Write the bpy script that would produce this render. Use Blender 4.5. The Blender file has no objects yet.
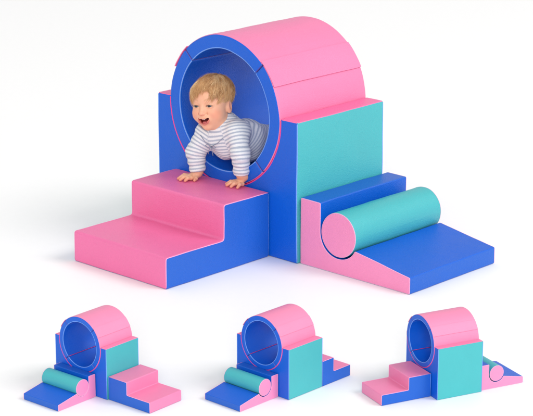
import bpy, bmesh, math, random
import numpy as np
from mathutils import Vector, Matrix, noise

random.seed(7)
RNG = np.random.default_rng(11)
R_ = math.radians
scene = bpy.context.scene
COL = scene.collection

# ------------------------------------------------------------------ helpers
def link(o, parent=None):
    COL.objects.link(o)
    if parent is not None:
        o.parent = parent
    return o

def thing(name, label, cat, loc=(0, 0, 0), rotz=0.0, group=None):
    o = bpy.data.objects.new(name, None)
    o.empty_display_size = 0.05
    o.location = loc
    o.rotation_euler = (0, 0, rotz)
    o['label'] = label
    o['category'] = cat
    if group:
        o['group'] = group
    return link(o)

def mesh_obj(name, verts, faces, mat, parent=None, smooth=True):
    me = bpy.data.meshes.new(name)
    me.from_pydata([tuple(v) for v in verts], [], [tuple(f) for f in faces])
    me.update()
    if smooth:
        me.polygons.foreach_set('use_smooth', [True] * len(me.polygons))
    if mat is not None:
        me.materials.append(mat)
    o = bpy.data.objects.new(name, me)
    return link(o, parent)

# ------------------------------------------------------------------ materials
def lin(c):
    return tuple(((v / 255) / 12.92 if v / 255 <= 0.04045 else ((v / 255 + 0.055) / 1.055) ** 2.4) for v in c)

def vinyl(name, rgb, rough=0.38, grain=400.0, gstr=0.32, var=0.07, crease=9.0):
    m = bpy.data.materials.new(name)
    m.use_nodes = True
    nt = m.node_tree
    N, L = nt.nodes, nt.links
    b = N['Principled BSDF']
    tc = N.new('ShaderNodeTexCoord')
    n1 = N.new('ShaderNodeTexNoise'); n1.inputs['Scale'].default_value = crease; n1.inputs['Detail'].default_value = 5
    n2 = N.new('ShaderNodeTexVoronoi'); n2.inputs['Scale'].default_value = grain
    n3 = N.new('ShaderNodeTexNoise'); n3.inputs['Scale'].default_value = grain * .55; n3.inputs['Detail'].default_value = 3
    for n in (n1, n2, n3):
        L.new(tc.outputs['Object'], n.inputs['Vector'])
    mix = N.new('ShaderNodeMix'); mix.data_type = 'RGBA'
    c = lin(rgb)
    mix.inputs['A'].default_value = (c[0] * (1 - var), c[1] * (1 - var), c[2] * (1 - var), 1)
    mix.inputs['B'].default_value = (min(1, c[0] * (1 + var)), min(1, c[1] * (1 + var)), min(1, c[2] * (1 + var)), 1)
    add = N.new('ShaderNodeMath'); add.operation = 'MULTIPLY_ADD'
    L.new(n3.outputs['Fac'], add.inputs[0]); add.inputs[1].default_value = 1.2
    add.inputs[2].default_value = -.1
    avg = N.new('ShaderNodeMath'); avg.operation = 'MULTIPLY_ADD'
    L.new(n1.outputs['Fac'], avg.inputs[0]); avg.inputs[1].default_value = .5
    ha = N.new('ShaderNodeMath'); ha.operation = 'MULTIPLY'
    L.new(add.outputs[0], ha.inputs[0]); ha.inputs[1].default_value = .5
    L.new(ha.outputs[0], avg.inputs[2])
    L.new(avg.outputs[0], mix.inputs['Factor'])
    L.new(mix.outputs['Result'], b.inputs['Base Color'])
    b.inputs['Roughness'].default_value = rough
    b.inputs['Specular IOR Level'].default_value = 0.38
    # roughness wanders a little, as handled vinyl does
    rr = N.new('ShaderNodeMapRange')
    rr.inputs['To Min'].default_value = rough - .06; rr.inputs['To Max'].default_value = rough + .08
    L.new(n1.outputs['Fac'], rr.inputs['Value']); L.new(rr.outputs[0], b.inputs['Roughness'])
    # slow swells of the cover over the foam, then the leather grain
    b1 = N.new('ShaderNodeBump'); b1.inputs['Strength'].default_value = .25; b1.inputs['Distance'].default_value = .012 * 9 / crease
    L.new(n1.outputs['Fac'], b1.inputs['Height'])
    gs = N.new('ShaderNodeMath'); gs.operation = 'ADD'
    L.new(n2.outputs['Distance'], gs.inputs[0]); L.new(n3.outputs['Fac'], gs.inputs[1])
    b2 = N.new('ShaderNodeBump'); b2.inputs['Strength'].default_value = gstr; b2.inputs['Distance'].default_value = .0012 * 620 / grain
    L.new(gs.outputs[0], b2.inputs['Height']); L.new(b1.outputs[0], b2.inputs['Normal'])
    L.new(b2.outputs[0], b.inputs['Normal'])
    return m

PINK = (234, 114, 165)
PINK2 = (240, 141, 184)
CANDY = (234, 127, 170)
TEAL = (70, 177, 183)
BLUE = (4, 92, 204)
BLUE_SHEEN = (26, 95, 196)  # same blue vinyl, its sheen on right-facing panels painted into the colour

def matset(k):
    g = 400 * k; cr = 9 * k; s = '' if k == 1 else ' fine'
    return dict(
        pink=vinyl('pink vinyl' + s, PINK if k == 1 else (236, 132, 174), grain=g, crease=cr),
        rose=vinyl('rose vinyl' + s, PINK2, grain=g, crease=cr),
        candy=vinyl('candy pink vinyl' + s, CANDY if k == 1 else (236, 136, 174), grain=g, crease=cr),
        teal=vinyl('teal vinyl' + s, TEAL, grain=g, crease=cr),
        blue=vinyl('blue vinyl' + s, BLUE, grain=g, crease=cr),
        blue_sheen=vinyl('blue vinyl painted sheen' + s, BLUE_SHEEN, grain=g, crease=cr),
        edge_pink=vinyl('pale pink piping' + s, (248, 172, 206), grain=g, crease=cr),
        pipe_hot=vinyl('hot pink piping' + s, (236, 70, 150), grain=g, crease=cr),
        edge_blue=vinyl('pale blue piping' + s, (112, 158, 236), grain=g, crease=cr),  # also carries the painted highlight on the rim and base edges
        seam=vinyl('magenta seam' + s, (96, 92, 178), grain=g, crease=cr),
        teal_pipe=vinyl('pale teal piping' + s, (130, 208, 216), grain=g, crease=cr),
    )
M1 = matset(1)
M3 = matset(3.2)

# ------------------------------------------------------------------ foam shapes
def prism_parts(profile, y0, y1, tags, cap_tag, parts, parent, bevel, segs=3, puff=0.0):
    """profile: CCW (x, z) points. tags[i] names the part of the face from point i to i+1;
    cap_tag the part of both ends. parts: {tag: (object name, material)}."""
    bm = bmesh.new()
    n = len(profile)
    a = [bm.verts.new((p[0], y0, p[1])) for p in profile]
    b = [bm.verts.new((p[0], y1, p[1])) for p in profile]
    names = list(parts)
    fa = bm.faces.new(a); fb = bm.faces.new(b[::-1])
    fa.material_index = fb.material_index = names.index(cap_tag)
    for i in range(n):
        j = (i + 1) % n
        f = bm.faces.new((a[j], a[i], b[i], b[j]))
        f.material_index = names.index(tags[i])
    bm.normal_update()
    bmesh.ops.recalc_face_normals(bm, faces=bm.faces[:])
    if bevel > 0:
        ed = [e for e in bm.edges if len(e.link_faces) == 2 and e.calc_face_angle(0) > R_(30)]
        bmesh.ops.bevel(bm, geom=ed, offset=bevel, offset_type='OFFSET', segments=segs, profile=.55,
                        affect='EDGES', clamp_overlap=True, material=-1)
    bm.normal_update()
    split_parts(bm, names, parts, parent)

WOB = [0.0, Vector((0, 0, 0))]
def wobble(p):
    """how far sewn covers over soft foam stray from the drawn shape at p"""
    a, o = WOB
    if a <= 0:
        return Vector((0, 0, 0))
    v = noise.noise_vector(p * 9.0 + o) * (.0030 * a) + noise.noise_vector(p * 26.0 + o * 1.7) * (.0011 * a)
    v.z *= max(0.0, min(1.0, p.z / .03))
    return v

def soften(bm, step=.026):
    for ax in range(3):
        lo = min(v.co[ax] for v in bm.verts); hi = max(v.co[ax] for v in bm.verts)
        n = int((hi - lo) / step)
        for i in range(1, n):
            co = [0, 0, 0]; no = [0, 0, 0]
            co[ax] = lo + (hi - lo) * (i + .013) / n; no[ax] = 1
            bmesh.ops.bisect_plane(bm, geom=bm.verts[:] + bm.edges[:] + bm.faces[:], dist=1e-5, plane_co=co, plane_no=no)
    for v in bm.verts:
        v.co += wobble(v.co)
    bm.normal_update()

def split_parts(bm, names, parts, parent):
    if WOB[0] > 0:
        soften(bm)
    # area-weighted normals so that the flat panels stay flat and only the rounded edge turns
    bm.verts.index_update()
    nrm = [Vector((0, 0, 0)) for _ in bm.verts]
    for f in bm.faces:
        w = f.normal * f.calc_area()
        for v in f.verts:
            nrm[v.index] += w
    nrm = [v.normalized() for v in nrm]
    out = {}
    for k, nm in enumerate(names):
        fs = [f for f in bm.faces if f.material_index == k]
        if not fs:
            continue
        idx = {}; vs = []; ns = []
        faces = []
        for f in fs:
            ff = []
            for v in f.verts:
                if v.index not in idx:
                    idx[v.index] = len(vs); vs.append(v.co.copy()); ns.append(nrm[v.index])
                ff.append(idx[v.index])
            faces.append(ff)
        o = mesh_obj(parts[nm][0], vs, faces, parts[nm][1], parent)
        o.data.normals_split_custom_set_from_vertices([tuple(v) for v in ns])
        out[nm] = o
    bm.free()
    return out

def tube(name, pts, r, mat, parent, closed=True, n=8):
    pts = [Vector(p) for p in pts]
    if WOB[0] > 0:
        fine = []
        for i in range(len(pts) if closed else len(pts) - 1):
            p, q = pts[i], pts[(i + 1) % len(pts)]
            c = max(1, int((q - p).length / .02))
            fine += [p.lerp(q, j / c) for j in range(c)]
        if not closed:
            fine.append(pts[-1])
        pts = [p + wobble(p) for p in fine]
    m = len(pts)
    V = []; F = []
    up = None
    for i, p in enumerate(pts):
        if closed:
            t = (pts[(i + 1) % m] - pts[i - 1]).normalized()
        else:
            t = (pts[min(i + 1, m - 1)] - pts[max(i - 1, 0)]).normalized()
        if up is None:
            up = t.orthogonal().normalized()
        up = (up - t * up.dot(t)).normalized()
        s = t.cross(up)
        for k in range(n):
            a = 2 * math.pi * k / n
            V.append(p + up * (r * math.cos(a)) + s * (r * math.sin(a)))
    for i in range(m if closed else m - 1):
        for k in range(n):
            i2 = (i + 1) % m; k2 = (k + 1) % n
            F.append((i * n + k, i * n + k2, i2 * n + k2, i2 * n + k))
    if not closed:
        F.append(tuple(range(n))[::-1]); F.append(tuple((m - 1) * n + k for k in range(n)))
    return mesh_obj(name, V, F, mat, parent)

def arc(cx, cz, r, a0, a1, n):
    return [(cx + r * math.cos(a0 + (a1 - a0) * i / n), cz + r * math.sin(a0 + (a1 - a0) * i / n)) for i in range(n + 1)]

def inset_loop(pts, d):
    """move a CCW closed profile inward by d, rounding nothing"""
    out = []
    n = len(pts)
    for i in range(n):
        p0, p1, p2 = Vector(pts[i - 1]), Vector(pts[i]), Vector(pts[(i + 1) % n])
        e1 = (p1 - p0).normalized(); e2 = (p2 - p1).normalized()
        n1 = Vector((-e1.y, e1.x)); n2 = Vector((-e2.y, e2.x))
        k = n1 + n2
        k = k / max(.35, k.length_squared / 2)
        out.append(p1 + k * d)
    return out

def round_poly(pts, r, n=4):
    out = []
    m = len(pts)
    for i in range(m):
        p0, p1, p2 = Vector(pts[i - 1]), Vector(pts[i]), Vector(pts[(i + 1) % m])
        d1 = (p0 - p1); d2 = (p2 - p1)
        ang = d1.angle(d2)
        if ang > R_(155):
            out.append(p1); continue
        a = p1 + d1.normalized() * min(r, d1.length * .45)
        b = p1 + d2.normalized() * min(r, d2.length * .45)
        for k in range(n + 1):
            t = k / n
            out.append(a * (1 - t) ** 2 + p1 * (2 * t * (1 - t)) + b * t * t)
    return out

def edge_line(name, prof, y, inner, r, mat, parent, bev):
    """pale tube along the edge of the end panel at depth y"""
    lp = round_poly(inset_loop(prof, bev * .34), bev * .9)
    yy = y + (bev * .34 if inner > 0 else -bev * .34)
    return tube(name, [(p[0], yy, p[1]) for p in lp], r, mat, parent)

# ---- the pieces, each standing on z = 0 of its own Empty
def make_steps(label, cat, loc, rot, d, M, k, group):
    t = thing('foam_steps', label, cat, loc, rot, group)
    WOB[0] = 0.5 if k == 1 else 0.0; WOB[1] = Vector((7.3, 3.1, 5.7))
    bev = .0050 * k
    L1, L2, h1, h2, w = d['L1'], d['L2'], d['h1'], d['h2'], d['SW']
    z0 = .0006
    prof = [(0.0008, z0), (L1, z0), (L1, h1), (L2, h1), (L2, h2), (0.0008, h2)]
    r1 = .009 * k
    def fillet(p0, p1, p2, r):
        p0, p1, p2 = Vector(p0), Vector(p1), Vector(p2)
        a = p1 + (p0 - p1).normalized() * r; b = p1 + (p2 - p1).normalized() * r
        return [a * (1 - t) ** 2 + p1 * (2 * t * (1 - t)) + b * t * t for t in (0, .25, .5, .75, 1)]
    rnd = [Vector(prof[0]), Vector(prof[1])]
    rtags = ['base', 'cover']
    for i in (2, 3, 4):
        q = fillet(prof[i - 1], prof[i], prof[i + 1], r1)
        rnd += q; rtags += ['cover'] * 5
    rnd.append(Vector(prof[5])); rtags.append('back')
    prof = rnd
    bm_parts(prof, -w / 2, w / 2, rtags,
             {'cover': ('tread_cover', M['pink']), 'near': ('side_panel', M['blue_sheen']), 'far': ('side_panel', M['blue_sheen']),
              'back': ('back_panel', M['blue']), 'base': ('base_panel', M['blue'])}, t, bev)
    il = inset_loop(prof, bev * .34)
    for s in (-1, 1):
        y = s * (w / 2 - bev * .34)
        tube('edge_line', [(p[0], y, p[1]) for p in [il[1] + Vector((0, bev))] + il[2:]], .0012 * max(k, .5), M['edge_pink'], t, closed=False)  # pale pink tube following the profile edge
        tube('edge_line', [(il[0][0], y, z) for z in (z0 + bev, h2 * .5, h2 - bev)], .0013 * max(k, .5), M['edge_blue'], t, closed=False)  # pale blue tube up the back edge
    return t

def bm_parts(profile, y0, y1, tags, parts, parent, bevel, segs=3, near='near', far='far'):
    bm = bmesh.new()
    n = len(profile)
    a = [bm.verts.new((p[0], y0, p[1])) for p in profile]
    b = [bm.verts.new((p[0], y1, p[1])) for p in profile]
    names = list(parts)
    fa = bm.faces.new(a); fb = bm.faces.new(b[::-1])
    fa.material_index = names.index(near); fb.material_index = names.index(far)
    for i in range(n):
        j = (i + 1) % n
        f = bm.faces.new((a[j], a[i], b[i], b[j]))
        f.material_index = names.index(tags[i])
    bmesh.ops.recalc_face_normals(bm, faces=bm.faces[:])
    bm.normal_update()
    ed = [e for e in bm.edges if len(e.link_faces) == 2 and e.calc_face_angle(0) > R_(30)]
    bmesh.ops.bevel(bm, geom=ed, offset=bevel, offset_type='OFFSET', segments=segs, profile=.55,
                    affect='EDGES', clamp_overlap=True, material=-1)
    bm.normal_update()
    return split_parts(bm, names, parts, parent)

def make_base(label, cat, loc, rot, d, M, k, group):
    t = thing('tunnel_base', label, cat, loc, rot, group)
    WOB[0] = 0.5 if k == 1 else 0.0; WOB[1] = Vector((14.6, 6.2, 11.4))
    bev = .0048 * k
    W, D, H, tx, tz = d['W'], d['D'], d['H'], d['tx'], d['tz']
    rr = d['Ro'] + .0009 * k
    z0 = .0006
    zs = min(tz, H - .006 * k)
    a_r = arc(tx, tz, rr, math.asin((zs - tz) / rr), -math.pi - math.asin((zs - tz) / rr), 48)
    prof = [(-W, z0), (0, z0), (0, H), (a_r[0][0], H)] + a_r + [(a_r[-1][0], H), (-W, H)]
    n = len(prof)
    tags = ['base', 'right', 'top'] + ['cradle'] * (n - 6) + ['cradle', 'top', 'left']
    tags = tags[:n]
    # edges: 0 bottom, 1 right, 2 top right, 3.. cradle, n-2 top left, n-1 left side
    tags = ['base', 'right', 'topr'] + ['cradle'] * (n - 5) + ['topl', 'left']
    P = {'near': ('front_panel', M['blue']), 'far': ('back_panel', M['blue']), 'right': ('side_panel', M['teal']),
         'left': ('side_panel', M['teal']), 'topr': ('shoulder_cover', M['pink']), 'topl': ('shoulder_cover', M['pink']),
         'cradle': ('cradle_cover', M['pink']), 'base': ('base_panel', M['blue'])}
    bm_parts(prof, 0, D, tags, P, t, bev)
    o = bev * .34
    for y in (o, D - o):
        for x in (-o, -W + o):
            tube('edge_line', [(x, y, z0 + bev), (x, y, H * .5), (x, y, H - bev)], .0018 * max(k, .5), M['edge_blue'], t, closed=False)  # edge highlight put into the pale colour of a thin tube
        u = [(tx + (rr + o) * math.cos(a), y, tz + (rr + o) * math.sin(a)) for a in np.linspace(0 - .0, -math.pi, 60)]
        u = [(u[0][0], y, H - bev)] + u + [(u[-1][0], y, H - bev)]
        tube('cradle_piping', u, .0021 * max(k, .42), M['pipe_hot'], t, closed=False)
    return t

def make_ramp(label, cat, loc, rot, d, M, k, group):
    t = thing('foam_ramp', label, cat, loc, rot, group)
    WOB[0] = 0.5 if k == 1 else 0.0; WOB[1] = Vector((21.9, 9.3, 17.1))
    bev = .0042 * k
    R, hw, hn, tw, rc, cx, cz, w = d['R'], d['hw'], d['hn'], d['tw'], d['rc'], d['rcx'], d['rcz'], d['RW']
    rr = max(rc + .0022 * k, cx - tw)
    z0 = .0006
    ae = R_(-28)
    ar = arc(cx, cz, rr, math.pi, 2 * math.pi + ae, 28)
    prof = [(0.0008, z0), (R, z0), (R, hn)] + ar[::-1] + [(ar[0][0], hw), (0.0008, hw)]
    n = len(prof)
    tags = ['base', 'nose', 'slope'] + ['cradle'] * (n - 5) + ['topw', 'back']
    P = {'near': ('side_panel', M['rose']), 'far': ('side_panel', M['rose']), 'nose': ('nose_panel', M['blue_sheen']),
         'slope': ('slope_cover', M['blue']), 'cradle': ('cradle_cover', M['blue']), 'topw': ('wall_cover', M['blue_sheen']),
         'back': ('back_panel', M['blue']), 'base': ('base_panel', M['blue'])}
    bm_parts(prof, -w / 2, w / 2, tags, P, t, bev)
    for s in (-1, 1):
        edge_line('edge_line', prof, s * w / 2, -s, .0011 * max(k, .5), M['edge_pink'], t, bev)
    return t

def make_roller(label, cat, loc, rot, d, M, k, group):
    """lies along local Y, its lowest line touching the cradle"""
    t = thing('foam_roller', label, cat, loc, rot, group)
    WOB[0] = 0.5 if k == 1 else 0.0; WOB[1] = Vector((29.2, 12.4, 22.8))
    r, w = d['rc'], d['RW']
    bev = .0045 * k
    N = 64
    prof = [(r * math.cos(2 * math.pi * i / N), r + r * math.sin(2 * math.pi * i / N)) for i in range(N)]
    P = {'near': ('end_cap', M['rose']), 'far': ('end_cap', M['rose']), 'side': ('roller_cover', M['teal'])}
    bm_parts(prof, -w / 2, w / 2, ['side'] * N, P, t, bev)
    for s in (-1, 1):
        q = r - bev * .34
        tube('edge_line', [(q * math.cos(a), s * (w / 2 - bev * .34), r + q * math.sin(a)) for a in np.linspace(0, 2 * math.pi, 72)[:-1]],
             .0011 * max(k, .5), M['edge_pink'], t)  # pale pink tube round the edge of the end cap
    return t

def make_tunnel(label, cat, loc, rot, d, M, k, group):
    """axis along local Y, Empty under its lowest line"""
    t = thing('foam_tunnel', label, cat, loc, rot, group)
    WOB[0] = 0.5 if k == 1 else 0.0; WOB[1] = Vector((36.5, 15.5, 28.5))
    Ro, D = d['Ro'], d['D']
    Ri = Ro * (1 - .192)
    y0, y1 = -.0035 * k, D + .0005
    bev = .0078 * k
    gap = .0007 * k / Ro
    NA = 26
    for q in range(4):
        a0 = R_(45 + 90 * q) + gap; a1 = R_(135 + 90 * q) - gap
        outer = [(Ro * math.cos(a), Ro + Ro * math.sin(a)) for a in np.linspace(a0, a1, NA + 1)]
        inner = [(Ri * math.cos(a), Ro + Ri * math.sin(a)) for a in np.linspace(a1, a0, NA + 1)]
        prof = outer + inner
        tags = ['outer'] * NA + ['seamb'] + ['inner'] * NA + ['seama']
        P = {'inner': ('arc_segment', M['blue']), 'near': ('rim_panel', M['blue']), 'far': ('rim_panel', M['blue']),
             'outer': ('outer_cover', M['candy']), 'seama': ('seam_edge', M['seam']), 'seamb': ('seam_edge', M['seam'])}
        out = bm_parts(prof, y0, y1, tags, P, t, bev, segs=4)
        seg = out['inner']
        for kk, o in out.items():
            if kk != 'inner':
                o.parent = seg
        # highlight of the rounded mouth edge, painted as a pale tube
        for y, s in ((y0, 1), (y1, -1)):
            rr = Ri + bev * .36
            tube('rim_highlight', [(rr * math.cos(a), y + s * bev * .34, Ro + rr * math.sin(a)) for a in np.linspace(a0 + .01, a1 - .01, 30)],
                 .0021 * max(k, .45), M['edge_blue'], seg, closed=False)
        # magenta stitch along the inside seam
        if q in (1, 2):
            a = a1 + gap
            rr = Ri - .0002
            tube('seam_cord', [(rr * math.cos(a), y, Ro + rr * math.sin(a)) for y in np.linspace(y0 + bev, y1 - bev, 6)],
                 .0010 * max(k, .5), M['pipe_hot'], seg, closed=False)
        # hook-and-loop flaps hang from the top and bottom quarters over their neighbours
        if q in (0, 2):
            for ae, sgn in ((a0, -1), (a1, 1)):
                if q == 2: continue
                f0 = ae - sgn * R_(3); f1 = ae + sgn * R_(19)
                th = .0030 * k
                NN = 14
                A = np.linspace(min(f0, f1), max(f0, f1), NN + 1)
                ri = Ro + .0004 * k; ro = Ro + th
                # the free lower edge stands off a little
                def lift(a):
                    u = abs(a - f0) / abs(f1 - f0)
                    return .0016 * k * max(0, u - .6) / .4
                pr = [((ro + lift(a)) * math.cos(a), Ro + (ro + lift(a)) * math.sin(a)) for a in A] + \
                     [((ri + lift(a) * .8) * math.cos(a), Ro + (ri + lift(a) * .8) * math.sin(a)) for a in A[::-1]]
                PP = {'near': ('fastening_flap', M['candy'])}
                bm_parts(pr, y0 + .001 * k, y1 - .004 * k, ['near'] * len(pr), PP, seg, .0009 * k, segs=2, far='near')
    return t

# ------------------------------------------------------------------ the play sets
def place(d, o, w, side):
    """centre and turn of a piece set against one face of the base"""
    if side == 'front': return (o - w / 2, -d['g'], -math.pi / 2)
    if side == 'right': return (d['g'], o + w / 2, 0.0)
    return (o - w / 2, d['D'] + d['g'], math.pi / 2)

def build_set(d, stair_side, ramp_side, M, k, L, small):
    c, s = math.cos(d['rot']), math.sin(d['rot'])
    def T(x, y, z=0): return (d['px'] + c * x - s * y, d['py'] + s * x + c * y, z)
    g = (lambda n: n)
    make_base(L['base'], 'tunnel base', T(0, 0), d['rot'], d, M, k, 'square foam bases that cradle the tunnels')
    make_tunnel(L['tunnel'], 'tunnel', T(d['tx'], 0, d['tz'] - d['Ro']), d['rot'], d, M, k, 'padded crawl tunnels')
    x, y, a = place(d, d['so'], d['SW'], stair_side)
    make_steps(L['steps'], 'steps', T(x, y), d['rot'] + a, d, M, k, 'pink foam steps')
    x, y, a = place(d, d['ro'], d['RW'], ramp_side)
    make_ramp(L['ramp'], 'ramp', T(x, y), d['rot'] + a, d, M, k, 'blue foam ramps')
    # roller in the cradle of the ramp
    ca, sa = math.cos(a), math.sin(a)
    rx, ry = x + ca * d['rcx'], y + sa * d['rcx']
    rr = max(d['rc'] + .0022 * k, d['rcx'] - d['tw'])
    make_roller(L['roller'], 'roller', T(rx, ry, d['rcz'] - d['rc'] - .0 * k), d['rot'] + a, d, M, k, 'teal foam rollers')

BIG = dict(W=.5706, D=.3791, H=.42, L1=.417, L2=.1875, SW=.3841, h1=.0922, h2=.1971, R=.4094, RW=.3867, hw=.1982, hn=.0489,
           tw=.0761, rc=.0650, rcx=.1451, rcz=.1151, so=-.1064, ro=.0114, tx=-.2907, tz=.4097, Ro=.2245, px=0, py=0, rot=0, g=.003)
S1 = dict(W=.172, D=.1099, H=.1286, L1=.1354, L2=.061, SW=.1087, h1=.0271, h2=.0594, R=.1241, RW=.1187, hw=.0588, hn=.0158,
          tw=.023, rc=.0205, rcx=.0439, rcz=.0363, so=.0044, ro=-.0361, tx=-.0877, tz=.1206, Ro=.0693, px=.3795, py=-1.0832, rot=.0515, g=.001)
S2 = dict(W=.1709, D=.1194, H=.1275, L1=.1032, L2=.0415, SW=.1172, h1=.0296, h2=.0651, R=.1314, RW=.1167, hw=.0593, hn=.0158,
          tw=.0231, rc=.0207, rcx=.0461, rcz=.0377, so=0.0, ro=-.0333, tx=-.089, tz=.1235, Ro=.0672, px=.695, py=-.7867, rot=.0032, g=.001)
S3 = dict(W=.1472, D=.1247, H=.1295, L1=.1357, L2=.0619, SW=.0958, h1=.0277, h2=.0594, R=.1214, RW=.1181, hw=.0633, hn=.0162,
          tw=.0228, rc=.0198, rcx=.045, rcz=.0376, so=-.0277, ro=-.0061, tx=-.0822, tz=.124, Ro=.0643, px=.9522, py=-.5444, rot=-.3518, g=.001)

build_set(BIG, 'front', 'right', M1, 1.0, dict(
    base='large blue foam base with teal side holding the tunnel the baby crawls through',
    tunnel='large pink padded tunnel with blue lining, a baby crawling out of its mouth',
    steps='large pink and blue two-tread foam steps under the baby\'s hands',
    ramp='large foam ramp with pink side and blue slope against the big teal panel',
    roller='large teal roller with pink ends lying in the big ramp beside the baby\'s tunnel'), False)
build_set(S1, 'right', 'front', M3, .31, dict(
    base='small foam base with steps leaning on its teal side, in the leftmost small set',
    tunnel='small empty pink tunnel of the small set whose steps stand on the right of it',
    steps='small pink steps set against the teal side of a base, their treads facing right',
    ramp='small blue ramp in front of the tunnel in the leftmost of the three small sets',
    roller='small teal roller on the ramp of the leftmost small set, steps to its right'), True)
build_set(S2, 'back', 'front', M3, .31, dict(
    base='small foam base with steps peeking out behind it, in the middle small set',
    tunnel='small empty pink tunnel of the middle small set, ramp before it and steps behind',
    steps='small pink steps half hidden behind the teal side of the middle small set',
    ramp='small blue ramp in front of the tunnel in the middle of the three small sets',
    roller='small teal roller on the ramp of the middle small set, steps hidden behind'), True)
build_set(S3, 'front', 'back', M3, .31, dict(
    base='small foam base turned to show mostly its teal side, in the rightmost small set',
    tunnel='small empty pink tunnel of the rightmost small set, its mouth above the small steps',
    steps='small pink steps leading up to the tunnel mouth of the rightmost small set',
    ramp='small ramp behind the base of the rightmost small set, mostly its pink side showing',
    roller='small roller half hidden behind the rightmost small set, mainly its pink end showing'), True)
WOB[0] = 0.0
# ------------------------------------------------------------------ the baby: one continuous implicit surface
class Field:
    def __init__(s, lo, hi, h):
        s.lo = np.array(lo, float); s.h = h
        s.n = np.ceil((np.array(hi) - s.lo) / h).astype(int) + 1
        s.F = np.full(s.n, .05, np.float32)
    def block(s, bmin, bmax):
        i0 = np.clip(np.floor((np.array(bmin) - s.lo) / s.h).astype(int), 0, s.n - 1)
        i1 = np.clip(np.ceil((np.array(bmax) - s.lo) / s.h).astype(int) + 1, 1, s.n)
        sl = tuple(slice(a, b) for a, b in zip(i0, i1))
        ax = [(s.lo[k] + s.h * np.arange(i0[k], i1[k])).astype(np.float32) for k in range(3)]
        X, Y, Z = np.meshgrid(*ax, indexing='ij')
        return sl, X, Y, Z
    def comb(s, sl, d, k, sub):
        a = s.F[sl]
        if sub:
            d = -d
            hh = np.maximum(k - np.abs(a - d), 0) / max(k, 1e-9)
            s.F[sl] = np.maximum(a, d) + hh * hh * k * .25
        else:
            hh = np.maximum(k - np.abs(a - d), 0) / max(k, 1e-9)
            s.F[sl] = np.minimum(a, d) - hh * hh * k * .25
    def cone(s, p, q, r1, r2, k=.006, sub=False, flat=None, wr=None):
        p = np.array(p, float); q = np.array(q, float); m = max(r1, r2) + k + 3 * s.h
        sl, X, Y, Z = s.block(np.minimum(p, q) - m, np.maximum(p, q) + m)
        d = q - p; L2 = max(d @ d, 1e-12)
        t = ((X - p[0]) * d[0] + (Y - p[1]) * d[1] + (Z - p[2]) * d[2]) / L2
        tc = np.clip(t, 0, 1)
        D = np.sqrt((X - p[0] - tc * d[0]) ** 2 + (Y - p[1] - tc * d[1]) ** 2 + (Z - p[2] - tc * d[2]) ** 2) - (r1 + (r2 - r1) * tc)
        if wr is not None:
            D = D + wr(X, Y, Z, tc)
        if flat:
            D = np.maximum(D, (t - 1) * math.sqrt(L2) - flat * 0)
        s.comb(sl, D, k, sub)
    def ell(s, c, r, k=.006, R=None, sub=False):
        c = np.array(c, float); r = np.array(r, float); m = r.max() + k + 3 * s.h
        sl, X, Y, Z = s.block(c - m, c + m)
        x, y, z = X - c[0], Y - c[1], Z - c[2]
        if R is not None:      # world -> local
            R = np.array(R)
            x, y, z = (R[0, 0] * x + R[1, 0] * y + R[2, 0] * z, R[0, 1] * x + R[1, 1] * y + R[2, 1] * z, R[0, 2] * x + R[1, 2] * y + R[2, 2] * z)
        k0 = np.sqrt((x / r[0]) ** 2 + (y / r[1]) ** 2 + (z / r[2]) ** 2) + 1e-6
        k1 = np.sqrt((x / r[0] ** 2) ** 2 + (y / r[1] ** 2) ** 2 + (z / r[2] ** 2) ** 2) + 1e-6
        s.comb(sl, k0 * (k0 - 1) / k1, k, sub)
    def chain(s, pts, rs, k=.006, **kw):
        for i in range(len(pts) - 1):
            s.cone(pts[i], pts[i + 1], rs[i], rs[i + 1], k, **kw)
    def mesh(s):
        F = s.F; S = F < 0
        c = [S[a:S.shape[0] - 1 + a, b:S.shape[1] - 1 + b, d:S.shape[2] - 1 + d] for a in (0, 1) for b in (0, 1) for d in (0, 1)]
        cnt = sum(x.astype(np.int8) for x in c)
        act = (cnt > 0) & (cnt < 8)
        I = np.argwhere(act)
        idm = np.full(act.shape, -1, np.int32); idm[act] = np.arange(len(I))
        acc = np.zeros((len(I), 3)); num = np.zeros(len(I))
        for ax in range(3):
            o = [k for k in range(3) if k != ax]
            for a in (0, 1):
                for b in (0, 1):
                    A = I.copy(); A[:, o[0]] += a; A[:, o[1]] += b
                    B = A.copy(); B[:, ax] += 1
                    fa = F[tuple(A.T)]; fb = F[tuple(B.T)]
                    m = (fa < 0) != (fb < 0)
                    t = np.where(m, fa / np.where(m, fa - fb, 1), 0)
                    P = A.astype(float); P[:, ax] += t
                    acc[m] += P[m]; num[m] += 1
        V = s.lo + s.h * acc / num[:, None]
        faces = []
        for ax in range(3):
            o = [(ax + 1) % 3, (ax + 2) % 3]
            s0 = [slice(None)] * 3; s1 = [slice(None)] * 3
            s0[ax] = slice(0, -1); s1[ax] = slice(1, None)
            ch = S[tuple(s0)] != S[tuple(s1)]
            E = np.argwhere(ch)
            ok = (E[:, o[0]] > 0) & (E[:, o[1]] > 0) & (E[:, o[0]] < S.shape[o[0]] - 1) & (E[:, o[1]] < S.shape[o[1]] - 1)
            E = E[ok]
            ins = S[tuple(E.T)]
            q = []
            for a, b in ((-1, -1), (0, -1), (0, 0), (-1, 0)):
                C = E.copy(); C[:, o[0]] += a; C[:, o[1]] += b
                q.append(idm[tuple(C.T)])
            q = np.stack(q, 1)
            q[~ins] = q[~ins][:, ::-1]
            faces.append(q)
        return V, np.concatenate(faces)

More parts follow.
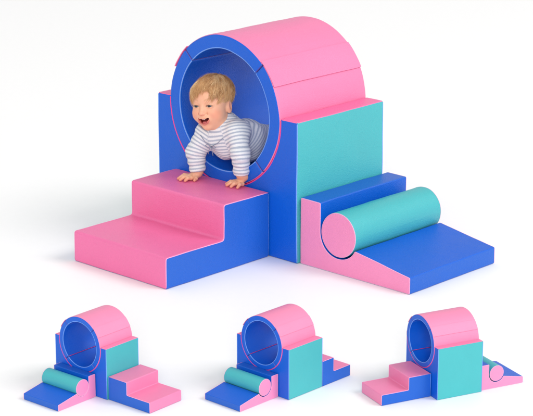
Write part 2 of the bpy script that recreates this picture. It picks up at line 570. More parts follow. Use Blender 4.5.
def np_mesh(name, V, Fq, mats, parent, mat_idx=None, attrs=None):
    me = bpy.data.meshes.new(name)
    me.vertices.add(len(V)); me.vertices.foreach_set('co', np.asarray(V, np.float32).ravel())
    n = Fq.shape[1]
    me.loops.add(Fq.size); me.loops.foreach_set('vertex_index', Fq.astype(np.int32).ravel())
    me.polygons.add(len(Fq)); me.polygons.foreach_set('loop_start', np.arange(0, Fq.size, n, dtype=np.int32))
    for m in mats: me.materials.append(m)
    if mat_idx is not None: me.polygons.foreach_set('material_index', mat_idx.astype(np.int32))
    me.polygons.foreach_set('use_smooth', np.ones(len(Fq), bool))
    me.update(calc_edges=True); me.validate()
    for an, (ty, data) in (attrs or {}).items():
        at = me.attributes.new(an, ty, 'POINT')
        at.data.foreach_set('color' if ty == 'FLOAT_COLOR' else 'value', np.asarray(data, np.float32).ravel())
    o = bpy.data.objects.new(name, me)
    return link(o, parent)

def relax(V, Fq, it=2, lam=.5):
    for _ in range(it):
        acc = np.zeros_like(V); num = np.zeros(len(V))
        for a in range(4):
            i, j = Fq[:, a], Fq[:, (a + 1) % 4]
            np.add.at(acc, i, V[j]); np.add.at(num, i, 1)
            np.add.at(acc, j, V[i]); np.add.at(num, j, 1)
        V = V + lam * (acc / np.maximum(num, 1)[:, None] - V)
    return V

# head frame: face along local -Y, the baby's left along +X
HC = np.array((-.3225, -.0135, .4335))
HR = np.array(Matrix.Rotation(R_(15), 3, 'Z') @ Matrix.Rotation(R_(-7), 3, 'Y') @ Matrix.Rotation(R_(5), 3, 'X'))
HS = 1.0
def hw_(p): return HC + HR @ (np.array(p, float) * HS)

NECK = (-.300, .004, .366)
CHEST = (-.297, .022, .320); MID = (-.286, .09, .302); PELV = (-.286, .175, .280)
ARM = {1: [(-.350, -.012, .330), (-.369, -.042, .276), (-.358, -.044, .221)],
       -1: [(-.240, .004, .352), (-.210, -.015, .294), (-.2080, -.0130, .234)]}
LEG = {1: [(-.322, .185, .278), (-.355, .150, .284), (-.345, .262, .262), (-.342, .30, .262)],
       -1: [(-.248, .185, .278), (-.225, .150, .284), (-.235, .262, .262), (-.238, .30, .262)]}
HAND = {1: dict(palm=[(-.359, -.046, .215), (-.366, -.064, .2055)],
                f=[[(-.377, -.060, .2055), (-.389, -.070, .2085), (-.3985, -.078, .2015)],
                   [(-.372, -.069, .2065), (-.382, -.084, .2085), (-.390, -.094, .2015)],
                   [(-.365, -.073, .2065), (-.371, -.089, .2085), (-.3755, -.100, .2015)],
                   [(-.357, -.073, .2055), (-.357, -.087, .2075), (-.3585, -.0965, .2015)]],
                th=[(-.352, -.056, .207), (-.344, -.066, .2045), (-.340, -.076, .2020)]),
        -1: dict(palm=[(-0.2051, -0.0067, 0.2260), (-0.2123, -0.0142, 0.2085)],
                 f=[[(-0.2255, -0.0163, 0.2065), (-0.2374, -0.0280, 0.2085), (-0.2459, -0.0375, 0.2018)],
                    [(-0.2189, -0.0216, 0.2065), (-0.2275, -0.0375, 0.2085), (-0.2334, -0.0481, 0.2018)],
                    [(-0.2097, -0.0227, 0.2065), (-0.2123, -0.0396, 0.2085), (-0.2142, -0.0507, 0.2018)],
                    [(-0.1991, -0.0195, 0.2065), (-0.1952, -0.0343, 0.2080), (-0.1932, -0.0449, 0.2018)]],
                 th=[(-0.2268, -0.0099, 0.2080), (-0.2406, -0.0131, 0.2050), (-0.2518, -0.0179, 0.2022)])}

def build_head(f):
    def e(c, r, k=.010, sub=False, rot=None):
        R = HR if rot is None else HR @ np.array(rot)
        f.ell(hw_(c), np.array(r) * HS, k, R, sub)
    def cn(p, q, a, b, k=.006, sub=False):
        f.cone(hw_(p), hw_(q), a * HS, b * HS, k, sub)
    e((0, .012, .022), (.0565, .064, .0525), .004)
    e((0, -.022, .020), (.0495, .044, .047), .020)          # forehead
    e((0, -.022, -.022), (.0465, .042, .048), .022)        # face
    for s in (-1, 1):
        e((s * .0275, -.0385, -.028), (.0208, .0225, .021), .014)     # cheek
        e((s * .024, -.050, -.018), (.0150, .0130, .0105), .010)     # apple of the cheek, lifted by the smile
        e((s * .0265, -.018, -.044), (.0130, .021, .0155), .012)        # jowl
    e((0, -.030, -.048), (.030, .032, .024), .016)                   # jaw
    e((0, -.0500, -.0620), (.0135, .0130, .0110), .010)               # chin
    e((0, -.030, -.061), (.016, .019, .009), .010)                   # soft under-chin
    e((0, -.0605, -.034), (.0215, .0130, .0170), .010)               # muzzle
    # nose
    cn((0, -.0610, .004), (0, -.0735, -.0135), .0050, .0066, .009)
    e((0, -.0755, -.0150), (.0068, .0068, .0062), .004)
    for s in (-1, 1):
        e((s * .0060, -.0705, -.0165), (.0042, .0054, .0044), .003)
        e((s * .0034, -.0765, -.0198), (.0019, .0030, .0016), .0015, True)   # nostrils
    # sockets, brows
    for s in (-1, 1):
        e((s * .0225, -.0675, .0040), (.0125, .0068, .0064), .010, True)
        e((s * .0222, -.0545, .0030), (.0122, .0108, .0100), .003)           # lids over the ball
        rt = Matrix.Rotation(s * R_(-4), 3, 'Y')
        e((s * .0222, -.0660, .0030), (.0098, .0080, .0034), .0012, True, rt)   # eye opening
    # ears
    for s in (-1, 1):
        e((s * .0510, -.006, -.018), (.0075, .0100, .0140), .006)
        rt = Matrix.Rotation(s * R_(18), 3, 'Z') @ Matrix.Rotation(R_(-8), 3, 'X')
        e((s * .0545, .001, -.015), (.0050, .0115, .0165), .005, False, rt)
        e((s * .0592, -.003, -.013), (.0032, .0066, .0105), .003, True, rt)
        e((s * .0530, -.004, -.029), (.0050, .0060, .0060), .004)
        e((s * .0545, -.010, -.017), (.0030, .0030, .0045), .003)
    # open laughing mouth: lips then the cavity
    up = [(-.0205, -.0600, -.0278), (-.0110, -.0705, -.0318), (0, -.0735, -.0332), (.0110, -.0705, -.0318), (.0205, -.0600, -.0278)]
    lo = [(-.0205, -.0600, -.0282), (-.0135, -.0668, -.0425), (0, -.0692, -.0495), (.0135, -.0668, -.0425), (.0205, -.0600, -.0282)]
    for ch, r in ((up, .0020), (lo, .0024)):
        for i in range(4):
            cn(ch[i], ch[i + 1], r * (.8 if i == 0 else 1), r * (.8 if i == 3 else 1), .0045)
    e((0, -.0705, -.0405), (.0118, .0180, .0072), .0022, True)
    e((0, -.0700, -.0365), (.0148, .0180, .0036), .0022, True)
    for s in (-1, 1):
        rt = Matrix.Rotation(s * R_(-26), 3, 'Y')
        e((s * .0122, -.0670, -.0345), (.0062, .0130, .0034), .0022, True, rt)
    for s in (-1, 1):
        cn((s * .0135, -.0640, -.0180), (s * .0255, -.0545, -.0320), .0008, .0012, .006, True)   # smile fold

def build_body():
    f = Field((-.425, -.118, .190), (-.160, .345, .535), .0010)
    f.cone(CHEST, MID, .052, .052, .02); f.cone(MID, PELV, .052, .046, .02)
    f.cone(ARM[1][0], CHEST, .030, .045, .02); f.cone(ARM[-1][0], CHEST, .030, .045, .02)
    build_head(f)
    f.cone(hw_((0, .020, -.035)), NECK, .0240, .0275, .008)
    f.cone(NECK, CHEST, .034, .045, .02)
    for s in (1, -1):
        f.chain(ARM[s], [.026, .0215, .0160], .008)
        L = LEG[s]
        f.cone(L[0], L[1], .034, .029, .014); f.cone(L[1], L[2], .028, .020, .008); f.cone(L[2], L[3], .018, .013, .006)
        h = HAND[s]
        p0, p1 = np.array(h['palm'][0]), np.array(h['palm'][1])
        f.cone(ARM[s][2], p0, .0160, .0140, .006)
        f.cone(p0, p1, .0135, .0095, .006)
        for fi in h['f']:
            f.cone(p1, fi[0], .0085, .0072, .004)
            f.cone(fi[0], fi[1], .0062, .0054, .0022)
            f.cone(fi[1], fi[2], .0053, .0043, .0015)
        f.cone(p0, h['th'][0], .0100, .0072, .004)
        f.cone(h['th'][0], h['th'][1], .0068, .0058, .003); f.cone(h['th'][1], h['th'][2], .0056, .0044, .002)
    V, Q = f.mesh()
    return relax(V, Q, 1, .35), Q

def smooth01(x, a, b):
    t = np.clip((x - a) / (b - a), 0, 1); return t * t * (3 - 2 * t)

def skin_material():
    m = bpy.data.materials.new('skin'); m.use_nodes = True
    nt = m.node_tree; b = nt.nodes['Principled BSDF']
    a = nt.nodes.new('ShaderNodeAttribute'); a.attribute_name = 'skin_colour'
    tc = nt.nodes.new('ShaderNodeTexCoord')
    n = nt.nodes.new('ShaderNodeTexNoise'); n.inputs['Scale'].default_value = 60; n.inputs['Detail'].default_value = 4
    nt.links.new(tc.outputs['Object'], n.inputs['Vector'])
    hsv = nt.nodes.new('ShaderNodeHueSaturation')
    mr = nt.nodes.new('ShaderNodeMapRange'); mr.inputs['To Min'].default_value = .94; mr.inputs['To Max'].default_value = 1.06
    nt.links.new(n.outputs['Fac'], mr.inputs['Value']); nt.links.new(mr.outputs[0], hsv.inputs['Saturation'])
    nt.links.new(a.outputs['Color'], hsv.inputs['Color']); nt.links.new(hsv.outputs[0], b.inputs['Base Color'])
    b.inputs['Roughness'].default_value = .48
    b.inputs['Specular IOR Level'].default_value = .38
    b.inputs['Subsurface Weight'].default_value = .22
    b.inputs['Subsurface Radius'].default_value = (1.0, .38, .2)
    b.inputs['Subsurface Scale'].default_value = .006
    n2 = nt.nodes.new('ShaderNodeTexNoise'); n2.inputs['Scale'].default_value = 500
    nt.links.new(tc.outputs['Object'], n2.inputs['Vector'])
    bp = nt.nodes.new('ShaderNodeBump'); bp.inputs['Strength'].default_value = .12; bp.inputs['Distance'].default_value = .0006
    nt.links.new(n2.outputs['Fac'], bp.inputs['Height']); nt.links.new(bp.outputs[0], b.inputs['Normal'])
    return m

def plain(name, rgb, rough=.6, spec=.3):
    m = bpy.data.materials.new(name); m.use_nodes = True
    nt = m.node_tree; b = nt.nodes['Principled BSDF']
    tc = nt.nodes.new('ShaderNodeTexCoord')
    n = nt.nodes.new('ShaderNodeTexNoise'); n.inputs['Scale'].default_value = 180
    nt.links.new(tc.outputs['Object'], n.inputs['Vector'])
    mx = nt.nodes.new('ShaderNodeMix'); mx.data_type = 'RGBA'
    c = lin(rgb)
    mx.inputs['A'].default_value = (*[v * .9 for v in c], 1); mx.inputs['B'].default_value = (*[min(1, v * 1.1) for v in c], 1)
    nt.links.new(n.outputs['Fac'], mx.inputs['Factor']); nt.links.new(mx.outputs['Result'], b.inputs['Base Color'])
    b.inputs['Roughness'].default_value = rough; b.inputs['Specular IOR Level'].default_value = spec
    return m

person = thing('person', 'laughing blond baby in a grey and white striped top crawling out of the large tunnel',
               'baby', (-.29, .05, .2005))
INV = np.array((-.29, .05, .2005))

bv, bq = build_body()
hl = ((bv - HC) @ HR) / HS                      # head-local coordinates of every vertex
SK = np.array(lin((232, 176, 144))); BL = np.array(lin((226, 136, 114))); LP = np.array(lin((208, 118, 108)))
IN = np.array(lin((104, 28, 30))); BR = np.array(lin((188, 140, 96)))
colr = np.tile(SK, (len(bv), 1))
def blend(c, w):
    global colr
    colr = colr * (1 - w[:, None]) + c * w[:, None]
inhead = (np.abs(hl[:, 0]) < .08) & (np.abs(hl[:, 1]) < .1) & (np.abs(hl[:, 2]) < .09)
for s in (-1, 1):
    d = np.sqrt(((hl[:, 0] - s * .033) / 1.2) ** 2 + ((hl[:, 1] + .052)) ** 2 + (hl[:, 2] + .022) ** 2)
    blend(BL, inhead * .42 * (1 - smooth01(d, .006, .024)))
    d = np.sqrt((hl[:, 0] - s * .061) ** 2 + (hl[:, 1] - .001) ** 2 + (hl[:, 2] + .016) ** 2)
    blend(BL, inhead * .45 * (1 - smooth01(d, .008, .022)))
    # fair brows
    u = (hl[:, 0] * s - .010) / .024
    zb = .0200 + .0050 * np.sin(np.clip(u, 0, 1) * math.pi * .85)
    wb = (np.abs(hl[:, 2] - zb) < .0022) & (u > 0) & (u < 1) & (hl[:, 1] < -.03)
    blend(BR, inhead * .38 * wb)
    # lash line round the opening
    q = np.sqrt(((hl[:, 0] - s * .0222) / .0118) ** 2 + ((hl[:, 2] - .003) / .0056) ** 2)
    blend(np.array(lin((112, 72, 54))), inhead * (hl[:, 1] < -.045) * (hl[:, 2] > .0015) * .75 * (1 - smooth01(q, .82, 1.06)))
d = np.sqrt(hl[:, 0] ** 2 + (hl[:, 1] + .076) ** 2 + (hl[:, 2] + .016) ** 2)
blend(BL, inhead * .35 * (1 - smooth01(d, .003, .011)))
zc = hl[:, 2] - 9.0 * hl[:, 0] ** 2
q = np.sqrt((hl[:, 0] / .0205) ** 2 + ((zc + .0413) / .0108) ** 2)
blend(LP, inhead * (hl[:, 1] < -.058) * (1 - smooth01(q, .86, 1.08)))
q2 = np.sqrt((hl[:, 0] / .0172) ** 2 + ((zc + .0408) / .0086) ** 2)
blend(IN, inhead * (hl[:, 1] > -.0685 + 24 * hl[:, 0] ** 2) * (hl[:, 1] < -.040) * (q2 < 1.06))
# pinker knuckles and fingertips
for s in (1, -1):
    for fi in HAND[s]['f'] + [HAND[s]['th']]:
        d = np.linalg.norm(bv - np.array(fi[2]), axis=1)
        blend(BL, .5 * (1 - smooth01(d, .003, .012)))
rgba = np.concatenate([colr, np.ones((len(bv), 1))], 1)
body = np_mesh('body', bv - INV, bq, [skin_material()], person, attrs={'skin_colour': ('FLOAT_COLOR', rgba)})

# eyes: a ball with iris and pupil looking along the face
mw = plain('eye white', (236, 232, 228), .2, .5); mi = plain('grey blue iris', (74, 84, 98), .15, .5); mp = plain('pupil', (10, 9, 9), .1, .6)
for s in (-1, 1):
    V = []; F = []; MI = []
    r = .0102; nr, ns = 20, 28
    for i in range(nr + 1):
        th = math.pi * i / nr * (1 if i > 0 else 0)
        for j in range(ns):
            a = 2 * math.pi * j / ns
            V.append((r * math.sin(th) * math.cos(a), -r * math.cos(th), r * math.sin(th) * math.sin(a)))
    for i in range(nr):
        for j in range(ns):
            F.append((i * ns + j, i * ns + (j + 1) % ns, (i + 1) * ns + (j + 1) % ns, (i + 1) * ns + j))
            dg = 180 * (i + .5) / nr
            MI.append(2 if dg < 16 else 1 if dg < 36 else 0)
    V = np.array(V) @ np.array(Matrix.Rotation(R_(2), 3, 'Z')).T
    V = hw_((0, 0, 0)) + (V * HS + np.array((s * .0222, -.0535, .0030)) * HS) @ HR.T
    np_mesh('eye', V - INV, np.array(F), [mw, mi, mp], person, np.array(MI))
# tongue and the two upper teeth
ft = Field((-.03, -.085, -.06), (.03, -.035, -.025), .0009)
ft.ell((0, -.0590, -.0462), (.0094, .0100, .0038), .002)
tv, tq = ft.mesh(); tv = HC + (tv * HS) @ HR.T
np_mesh('tongue', tv - INV, tq, [plain('tongue', (214, 112, 112), .35, .5)], person)
for s in (-1, 1):
    ft = Field((-.012, -.08, -.045), (.012, -.055, -.025), .0006)
    ft.ell((s * .00235, -.0668, -.0352), (.0025, .0013, .0016), .0005)
    tv, tq = ft.mesh(); tv = HC + (tv * HS) @ HR.T
    np_mesh('tooth', tv - INV, tq, [plain('tooth', (228, 220, 206), .25, .5)], person)

# ---- striped top
def crumple(seed, amp, fr):
    rg = np.random.default_rng(seed)
    ws = [(rg.normal(size=3) * fr, rg.uniform(0, 6.28), rg.uniform(.5, 1)) for _ in range(7)]
    def f(X, Y, Z, t=None):
        v = 0
        for k, ph, a in ws:
            v = v + a * np.sin(X * k[0] + Y * k[1] + Z * k[2] + ph)
        return amp * v / 2.2
    return f
def folds(axis, amp, period, seed):
    """soft rings of bunched cloth along a sleeve"""
    cr = crumple(seed, 1.0, 38)
    ax = np.array(axis) / np.linalg.norm(axis)
    def f(X, Y, Z, t):
        s = X * ax[0] + Y * ax[1] + Z * ax[2]
        return amp * np.sin(2 * math.pi * s / period + 1.6 * cr(X, Y, Z)) + amp * 1.3 * cr(X, Y, Z)
    return f
fs = Field((-.425, -.105, .195), (-.160, .30, .43), .0019)
cr = crumple(3, .0034, 60)
segs = []
def sc(p, q, r1, r2, k, s0, tone, **kw):
    fs.cone(p, q, r1, r2, k, **kw); segs.append((np.array(p), np.array(q), r1, r2, s0))
sc(CHEST, MID, .0595, .0580, .02, 0, 0, wr=cr); sc(MID, PELV, .0580, .0510, .02, .07, 0, wr=cr)
sc(ARM[1][0], CHEST, .036, .052, .02, 0, 0, wr=cr); sc(ARM[-1][0], CHEST, .036, .052, .02, 0, 0, wr=cr)
fs.cone(NECK, CHEST, .0385, .050, .02, wr=cr)
for s in (1, -1):
    A = [np.array(p) for p in ARM[s]]
    sc(A[0], A[1], .0330, .0290, .012, 0, 1, wr=folds(A[1] - A[0], .0014, .026, 5 + s))
    sc(A[1], A[2], .0290, .0235, .008, np.linalg.norm(A[1] - A[0]), 1, wr=folds(A[2] - A[1], .0015, .0205, 9 + s), flat=1)
    ax = (A[2] - A[1]) / np.linalg.norm(A[2] - A[1])
    fs.cone(A[2] - ax * .004, A[2] + ax * .0015, .0235, .0222, .002, flat=1)      # ribbed cuff
    fs.cone(A[2] - ax * .006, A[2] + ax * .030, .0178, .0178, .001, sub=True)      # the sleeve is open
# neck hole
nd = (np.array(hw_((0, .0, -.05))) - np.array(NECK)); nd /= np.linalg.norm(nd)
fs.cone(np.array(NECK) + nd * .0455, np.array(NECK) + nd * .12, .050, .08, .003, sub=True)
sv, sq = fs.mesh(); sv = relax(sv, sq, 1, .4)
# stripe coordinate: distance along the nearest limb
best = np.full(len(sv), 9.); st = np.zeros(len(sv))
for i, (p, q, r1, r2, s0) in enumerate(segs):
    d = q - p; L = np.linalg.norm(d); t = ((sv - p) @ d) / L ** 2; tcl = np.clip(t, 0, 1)
    dist = np.linalg.norm(sv - p - tcl[:, None] * d, axis=1) - (r1 + (r2 - r1) * tcl)
    if i in (2, 3): continue
    if i < 2:
        # body stripes run round the trunk: measured along its length, tilted like the sagging cloth
        val = (sv[:, 1] - CHEST[1]) * .75 - (sv[:, 2] - CHEST[2]) * .80
    else:
        mate = 5 if i == 4 else 4 if i == 5 else 7 if i == 6 else 6
        p_, q_, _, _, s_ = segs[mate]
        d_ = q_ - p_; L_ = np.linalg.norm(d_); t_ = ((sv - p_) @ d_) / L_ ** 2
        c1_ = np.linalg.norm(sv - p - tcl[:, None] * d, axis=1); c2_ = np.linalg.norm(sv - p_ - np.clip(t_, 0, 1)[:, None] * d_, axis=1)
        w1 = np.exp(-c1_ / .004); w2 = np.exp(-c2_ / .004)
        val = (w1 * (s0 + t * L) + w2 * (s_ + t_ * L_)) / (w1 + w2)
        dist = dist - .004
    m = dist < best
    best[m] = dist[m]; st[m] = val[m]
def stripe_mat():
    m = bpy.data.materials.new('striped jersey'); m.use_nodes = True
    nt = m.node_tree; N, L = nt.nodes, nt.links; b = N['Principled BSDF']
    a = N.new('ShaderNodeAttribute'); a.attribute_name = 'stripe'
    tc = N.new('ShaderNodeTexCoord')
    n = N.new('ShaderNodeTexNoise'); n.inputs['Scale'].default_value = 260; n.inputs['Detail'].default_value = 3
    L.new(tc.outputs['Object'], n.inputs['Vector'])
    w = N.new('ShaderNodeMath'); w.operation = 'MULTIPLY_ADD'; w.inputs[1].default_value = .0022
    L.new(n.outputs['Fac'], w.inputs[0]); L.new(a.outputs['Fac'], w.inputs[2])
    s1 = N.new('ShaderNodeMath'); s1.operation = 'MULTIPLY'; s1.inputs[1].default_value = 2 * math.pi / .0100
    L.new(w.outputs[0], s1.inputs[0])
    s2 = N.new('ShaderNodeMath'); s2.operation = 'SINE'; L.new(s1.outputs[0], s2.inputs[0])
    mr = N.new('ShaderNodeMapRange'); mr.inputs['From Min'].default_value = -.3; mr.inputs['From Max'].default_value = .7
    L.new(s2.outputs[0], mr.inputs['Value'])
    mx = N.new('ShaderNodeMix'); mx.data_type = 'RGBA'
    mx.inputs['A'].default_value = (*lin((228, 229, 230)), 1); mx.inputs['B'].default_value = (*lin((172, 180, 195)), 1)
    L.new(mr.outputs[0], mx.inputs['Factor'])
    L.new(mx.outputs['Result'], b.inputs['Base Color'])
    b.inputs['Roughness'].default_value = .9; b.inputs['Specular IOR Level'].default_value = .15
    b.inputs['Sheen Weight'].default_value = .15
    bp = N.new('ShaderNodeBump'); bp.inputs['Strength'].default_value = .35; bp.inputs['Distance'].default_value = .0012
    n2 = N.new('ShaderNodeTexNoise'); n2.inputs['Scale'].default_value = 700; L.new(tc.outputs['Object'], n2.inputs['Vector'])
    L.new(n2.outputs['Fac'], bp.inputs['Height']); L.new(bp.outputs[0], b.inputs['Normal'])
    return m
np_mesh('striped_top', sv - INV, sq, [stripe_mat()], person, attrs={'stripe': ('FLOAT', st)})

# ---- soft trousers
fp = Field((-.42, .09, .195), (-.16, .345, .40), .0028)
cr2 = crumple(8, .002, 60)
fp.cone((-.286, .155, .280), (-.285, .192, .280), .0490, .0500, .01, wr=cr2)
for s in (1, -1):
    L = LEG[s]
    fp.cone(L[0], L[1], .0380, .0340, .014, wr=cr2); fp.cone(L[1], L[2], .0340, .0260, .008, wr=cr2, flat=1)
pv, pq = fp.mesh()
np_mesh('trousers', pv - INV, pq, [plain('beige jersey', (214, 204, 186), .9, .1)], person)

# ---- drawstring bow at the chest
def front_pt(x, z, out=.0015):
    """point on the top's chest in front of x, z"""
    m = (np.abs(sv[:, 0] - x) < .004) & (np.abs(sv[:, 2] - z) < .004)
    y = sv[m, 1].min() if m.any() else -.04
    return np.array((x, y - out, z))
mt = plain('slate cord', (138, 146, 166), .85, .15)
def cord(pts, r):
    return tube('drawstring', [np.array(p) - INV for p in pts], r, mt, person, closed=False, n=6)

# ---- hair: a cap of scalp hair and thousands of fine strands combed forward from the crown
def scalp(d, off):
    """point on the skull (two merged ellipsoids) along direction d in head space, lifted by off"""
    d = d / np.linalg.norm(d, axis=-1, keepdims=True)
    c1 = np.array((0, .012, .022)); r1 = np.array((.0565, .064, .0525)) + off
    c2 = np.array((0, -.022, .020)); r2 = np.array((.0495, .044, .047)) + off
    o = np.array((0, .0, .012))
    ts = []
    for c, r in ((c1, r1), (c2, r2)):
        oc = (o - c) / r; dd = d / r
        A = (dd * dd).sum(-1); B = (oc * dd).sum(-1); Cc = (oc * oc).sum() - 1
        ts.append((-B + np.sqrt(np.maximum(B * B - A * Cc, 0))) / A)
    t1, t2 = ts
    kk = .016
    hh = np.maximum(kk - np.abs(t1 - t2), 0) / kk
    t = np.maximum(t1, t2) + hh * hh * kk * .25
    return o + d * t[..., None]
def rootok(p, rnd=0.0):
    x, y, z = p[..., 0], p[..., 1], p[..., 2]
    front = .050 - .05 * np.clip((-y - .035) / .03, -2.2, 0) * 0 - .10 * np.maximum(np.abs(x) - .036, 0)
    lim = np.where(y < -.030, front, np.where(y < .006, .047 + (y + .030) / .036 * -.034, np.where(y < .03, .013 - (y - .006) / .024 * .050, -.037)))
    return z > lim + rnd
def hair_mat(dark=1.0):
    m = bpy.data.materials.new('fair hair'); m.use_nodes = True
    nt = m.node_tree; b = nt.nodes['Principled BSDF']
    a = nt.nodes.new('ShaderNodeAttribute'); a.attribute_name = 'tone'
    r = nt.nodes.new('ShaderNodeValToRGB')
    r.color_ramp.elements[0].color = (*lin((184, 130, 82)), 1); r.color_ramp.elements[1].color = (*lin((250, 216, 166)), 1)
    e = r.color_ramp.elements.new(.5); e.color = (*lin((226, 176, 122)), 1)
    nt.links.new(a.outputs['Fac'], r.inputs['Fac']); nt.links.new(r.outputs[0], b.inputs['Base Color'])
    b.inputs['Roughness'].default_value = .42; b.inputs['Specular IOR Level'].default_value = .45
    return m
crown = np.array((.004, .050, .062))
V = []; F = []; TN = []
# cap
nu, nv = 72, 46
gd = np.array([[(math.sin(math.pi * i / nv) * math.cos(2 * math.pi * j / nu), math.sin(math.pi * i / nv) * math.sin(2 * math.pi * j / nu), math.cos(math.pi * i / nv)) for j in range(nu)] for i in range(nv + 1)])
gp = scalp(gd, .0022)
ok = rootok(gp, .007)
V += list(gp.reshape(-1, 3)); TN += [.22] * gp.shape[0] * gp.shape[1]
for i in range(nv):
    for j in range(nu):
        j2 = (j + 1) % nu
        if ok[i, j] and ok[i, j2] and ok[i + 1, j] and ok[i + 1, j2]:
            F.append((i * nu + j, (i + 1) * nu + j, (i + 1) * nu + j2, i * nu + j2))
NS = 15000
d0 = RNG.normal(size=(NS * 3, 3)); d0 /= np.linalg.norm(d0, axis=1, keepdims=True)
p0 = scalp(d0, .0012)
p0 = p0[rootok(p0, RNG.uniform(-.004, .009, len(p0)))][:NS]
o_ = np.array((0, 0, .012))
clump = RNG.normal(size=(260, 3)); clump /= np.linalg.norm(clump, axis=1, keepdims=True)
cj = RNG.normal(size=(260, 3)) * .48; ctone = RNG.uniform(.05, 1.0, 260); clen = RNG.uniform(.5, 1.35, 260)
ci = np.argmax(((p0 - o_) / np.linalg.norm(p0 - o_, axis=1, keepdims=True)) @ clump.T, axis=1)
n = len(p0)
P = p0.copy(); nseg = 9
away = P - crown; away /= np.linalg.norm(away, axis=1, keepdims=True) + 1e-6
flow = away + np.array((.28, -.55, -.18)) * (P[:, 1:2] < .045) + cj[ci] + RNG.normal(size=(n, 3)) * .10
length = np.where(P[:, 1] < .01, .046, .034) * clen[ci] * RNG.uniform(.6, 1.25, n)
# fringe hair must stop above the brows
length = np.where(P[:, 1] < -.035, length * .58, length)
tone = np.clip(ctone[ci] + RNG.normal(size=n) * .16, 0, 1)
path = [P]
lift0 = RNG.uniform(.0003, .0036, n) + (RNG.random(n) < .035) * RNG.uniform(.001, .005, n)
for k in range(1, nseg + 1):
    t = k / nseg
    dcen = P - o_; nn = dcen / np.linalg.norm(dcen, axis=1, keepdims=True)
    fl = flow + np.array((0, 0, -.35)) * t
    fl = fl - (fl * nn).sum(1, keepdims=True) * nn
    fl /= np.linalg.norm(fl, axis=1, keepdims=True) + 1e-6
    Pn = P + fl * (length / nseg)[:, None]
    base = scalp(Pn - o_, .0)
    off = .0012 + lift0 * math.sin(min(1, t * 1.15) * math.pi * .62) + .0012 * RNG.normal(size=n) * .25
    P = base + ((base - o_) / np.linalg.norm(base - o_, axis=1, keepdims=True)) * np.maximum(off, .0006)[:, None]
    path.append(P)
path = np.array(path)                                  # nseg+1, n, 3
off0 = len(V)
W0 = RNG.uniform(.00018, .00034, n)
tan = np.gradient(path, axis=0); tan /= np.linalg.norm(tan, axis=2, keepdims=True) + 1e-9
nrm = path - o_; nrm /= np.linalg.norm(nrm, axis=2, keepdims=True)
sd = np.cross(tan, nrm); sd /= np.linalg.norm(sd, axis=2, keepdims=True) + 1e-9
prof_w = np.array([.7] + [1.0] * (nseg - 3) + [.8, .5, .12])[:nseg + 1, None, None] * W0[None, :, None]
ring = np.stack([path + sd * prof_w, path - sd * prof_w, path + nrm * prof_w * 1.2], axis=2)    # nseg+1, n, 3(ring), 3
ring = ring.transpose(1, 0, 2, 3)                      # n, nseg+1, 3, 3
HV = np.concatenate([np.array(V), ring.reshape(-1, 3)])
HT = np.concatenate([np.array(TN), np.repeat(tone, (nseg + 1) * 3)])
bse = off0 + np.arange(n)[:, None, None] * ((nseg + 1) * 3) + np.arange(nseg)[None, :, None] * 3
FQ = []
for a in range(3):
    b2 = (a + 1) % 3
    FQ.append(np.stack([bse[..., 0] + a, bse[..., 0] + b2, bse[..., 0] + 3 + b2, bse[..., 0] + 3 + a], -1).reshape(-1, 4))
HF = np.concatenate([np.array(F)] + FQ)
HVw = HC + (HV * HS) @ HR.T
np_mesh('hair', HVw - INV, HF, [hair_mat()], person, attrs={'tone': ('FLOAT', HT)})

# cords last, once the top's surface is known
a0 = front_pt(-.330, .318); a1 = front_pt(-.290, .322)
kx, kz = -.303, .305
kn = front_pt(kx, kz, .003)
cord([front_pt(-.340, .335), front_pt(-.325, .318), kn], .0009)
cord([front_pt(-.262, .338), front_pt(-.282, .318), kn], .0009)
cord([kn, kn + (-.012, -.004, .006), kn + (-.020, -.004, .001), kn + (-.012, -.003, -.004), kn], .0010)
cord([kn, kn + (.013, -.004, .006), kn + (.022, -.003, .000), kn + (.013, -.003, -.004), kn], .0010)
cord([kn, kn + (-.006, -.004, -.012), kn + (-.010, -.002, -.024)], .0009)
cord([kn, kn + (.007, -.004, -.012), kn + (.009, -.002, -.026)], .0009)

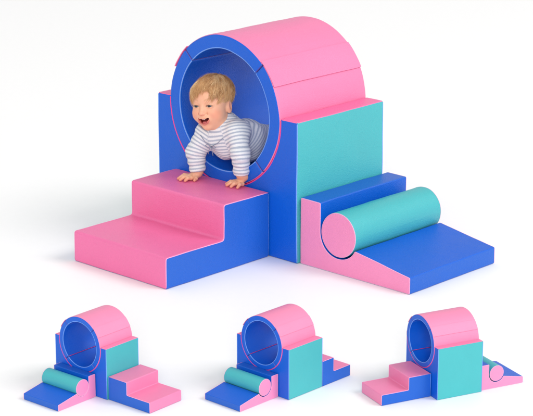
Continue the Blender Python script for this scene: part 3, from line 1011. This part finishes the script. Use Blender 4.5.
# ------------------------------------------------------------------ floor
def floor_mat():
    m = bpy.data.materials.new('white studio floor'); m.use_nodes = True
    nt = m.node_tree; b = nt.nodes['Principled BSDF']
    n = nt.nodes.new('ShaderNodeTexNoise'); n.inputs['Scale'].default_value = 40
    mr = nt.nodes.new('ShaderNodeMapRange'); mr.inputs['To Min'].default_value = .93; mr.inputs['To Max'].default_value = .95
    tc = nt.nodes.new('ShaderNodeTexCoord'); nt.links.new(tc.outputs['Object'], n.inputs['Vector'])
    nt.links.new(n.outputs['Fac'], mr.inputs['Value']); nt.links.new(mr.outputs[0], b.inputs['Base Color'])
    b.inputs['Roughness'].default_value = .6
    b.inputs['Specular IOR Level'].default_value = .25
    return m
fl = mesh_obj('floor', [(-40, -40, 0), (40, -40, 0), (40, 40, 0), (-40, 40, 0)], [(0, 1, 2, 3)], floor_mat(), smooth=False)
fl['kind'] = 'structure'

# ------------------------------------------------------------------ light
w = bpy.data.worlds.new('World'); scene.world = w; w.use_nodes = True
bg = w.node_tree.nodes['Background']
bg.inputs['Color'].default_value = (1, 1, 1, 1)
bg.inputs['Strength'].default_value = .73

def area(name, loc, target, size, power, color=(1, 1, 1)):
    l = bpy.data.lights.new(name, 'AREA'); l.shape = 'DISK'; l.size = size; l.energy = power; l.color = color
    o = bpy.data.objects.new(name, l); o.location = loc
    o.rotation_euler = (Vector(target) - Vector(loc)).to_track_quat('-Z', 'Y').to_euler()
    return link(o)
yaw = .756
right = Vector((math.cos(yaw), math.sin(yaw), 0)); back = Vector((-math.sin(yaw), math.cos(yaw), 0))
C0 = Vector((-.2, -.1, .2))
area('key_softbox', C0 + right * 17.0 - back * 6.0 + Vector((0, 0, 17.5)), C0, 12.0, 2600, (1, .985, .96))
area('front_softbox', C0 - back * 30.0 + right * .8 + Vector((0, 0, 11.0)), C0, 11.0, 4300)

# ------------------------------------------------------------------ camera and output
cam = bpy.data.cameras.new('camera')
cam.sensor_width = 36.0
cam.lens = 1976.48 / 533 * 36
cam.clip_start = .1; cam.clip_end = 200
co = bpy.data.objects.new('camera', cam)
co.location = (3.6663, -4.0154, 1.7663)
co.rotation_euler = (math.pi / 2 - .2857, 0, .756)
link(co)
scene.camera = co
scene.view_settings.view_transform = 'Standard'
scene.view_settings.look = 'None'
scene.view_settings.exposure = 0
scene.view_settings.gamma = 1
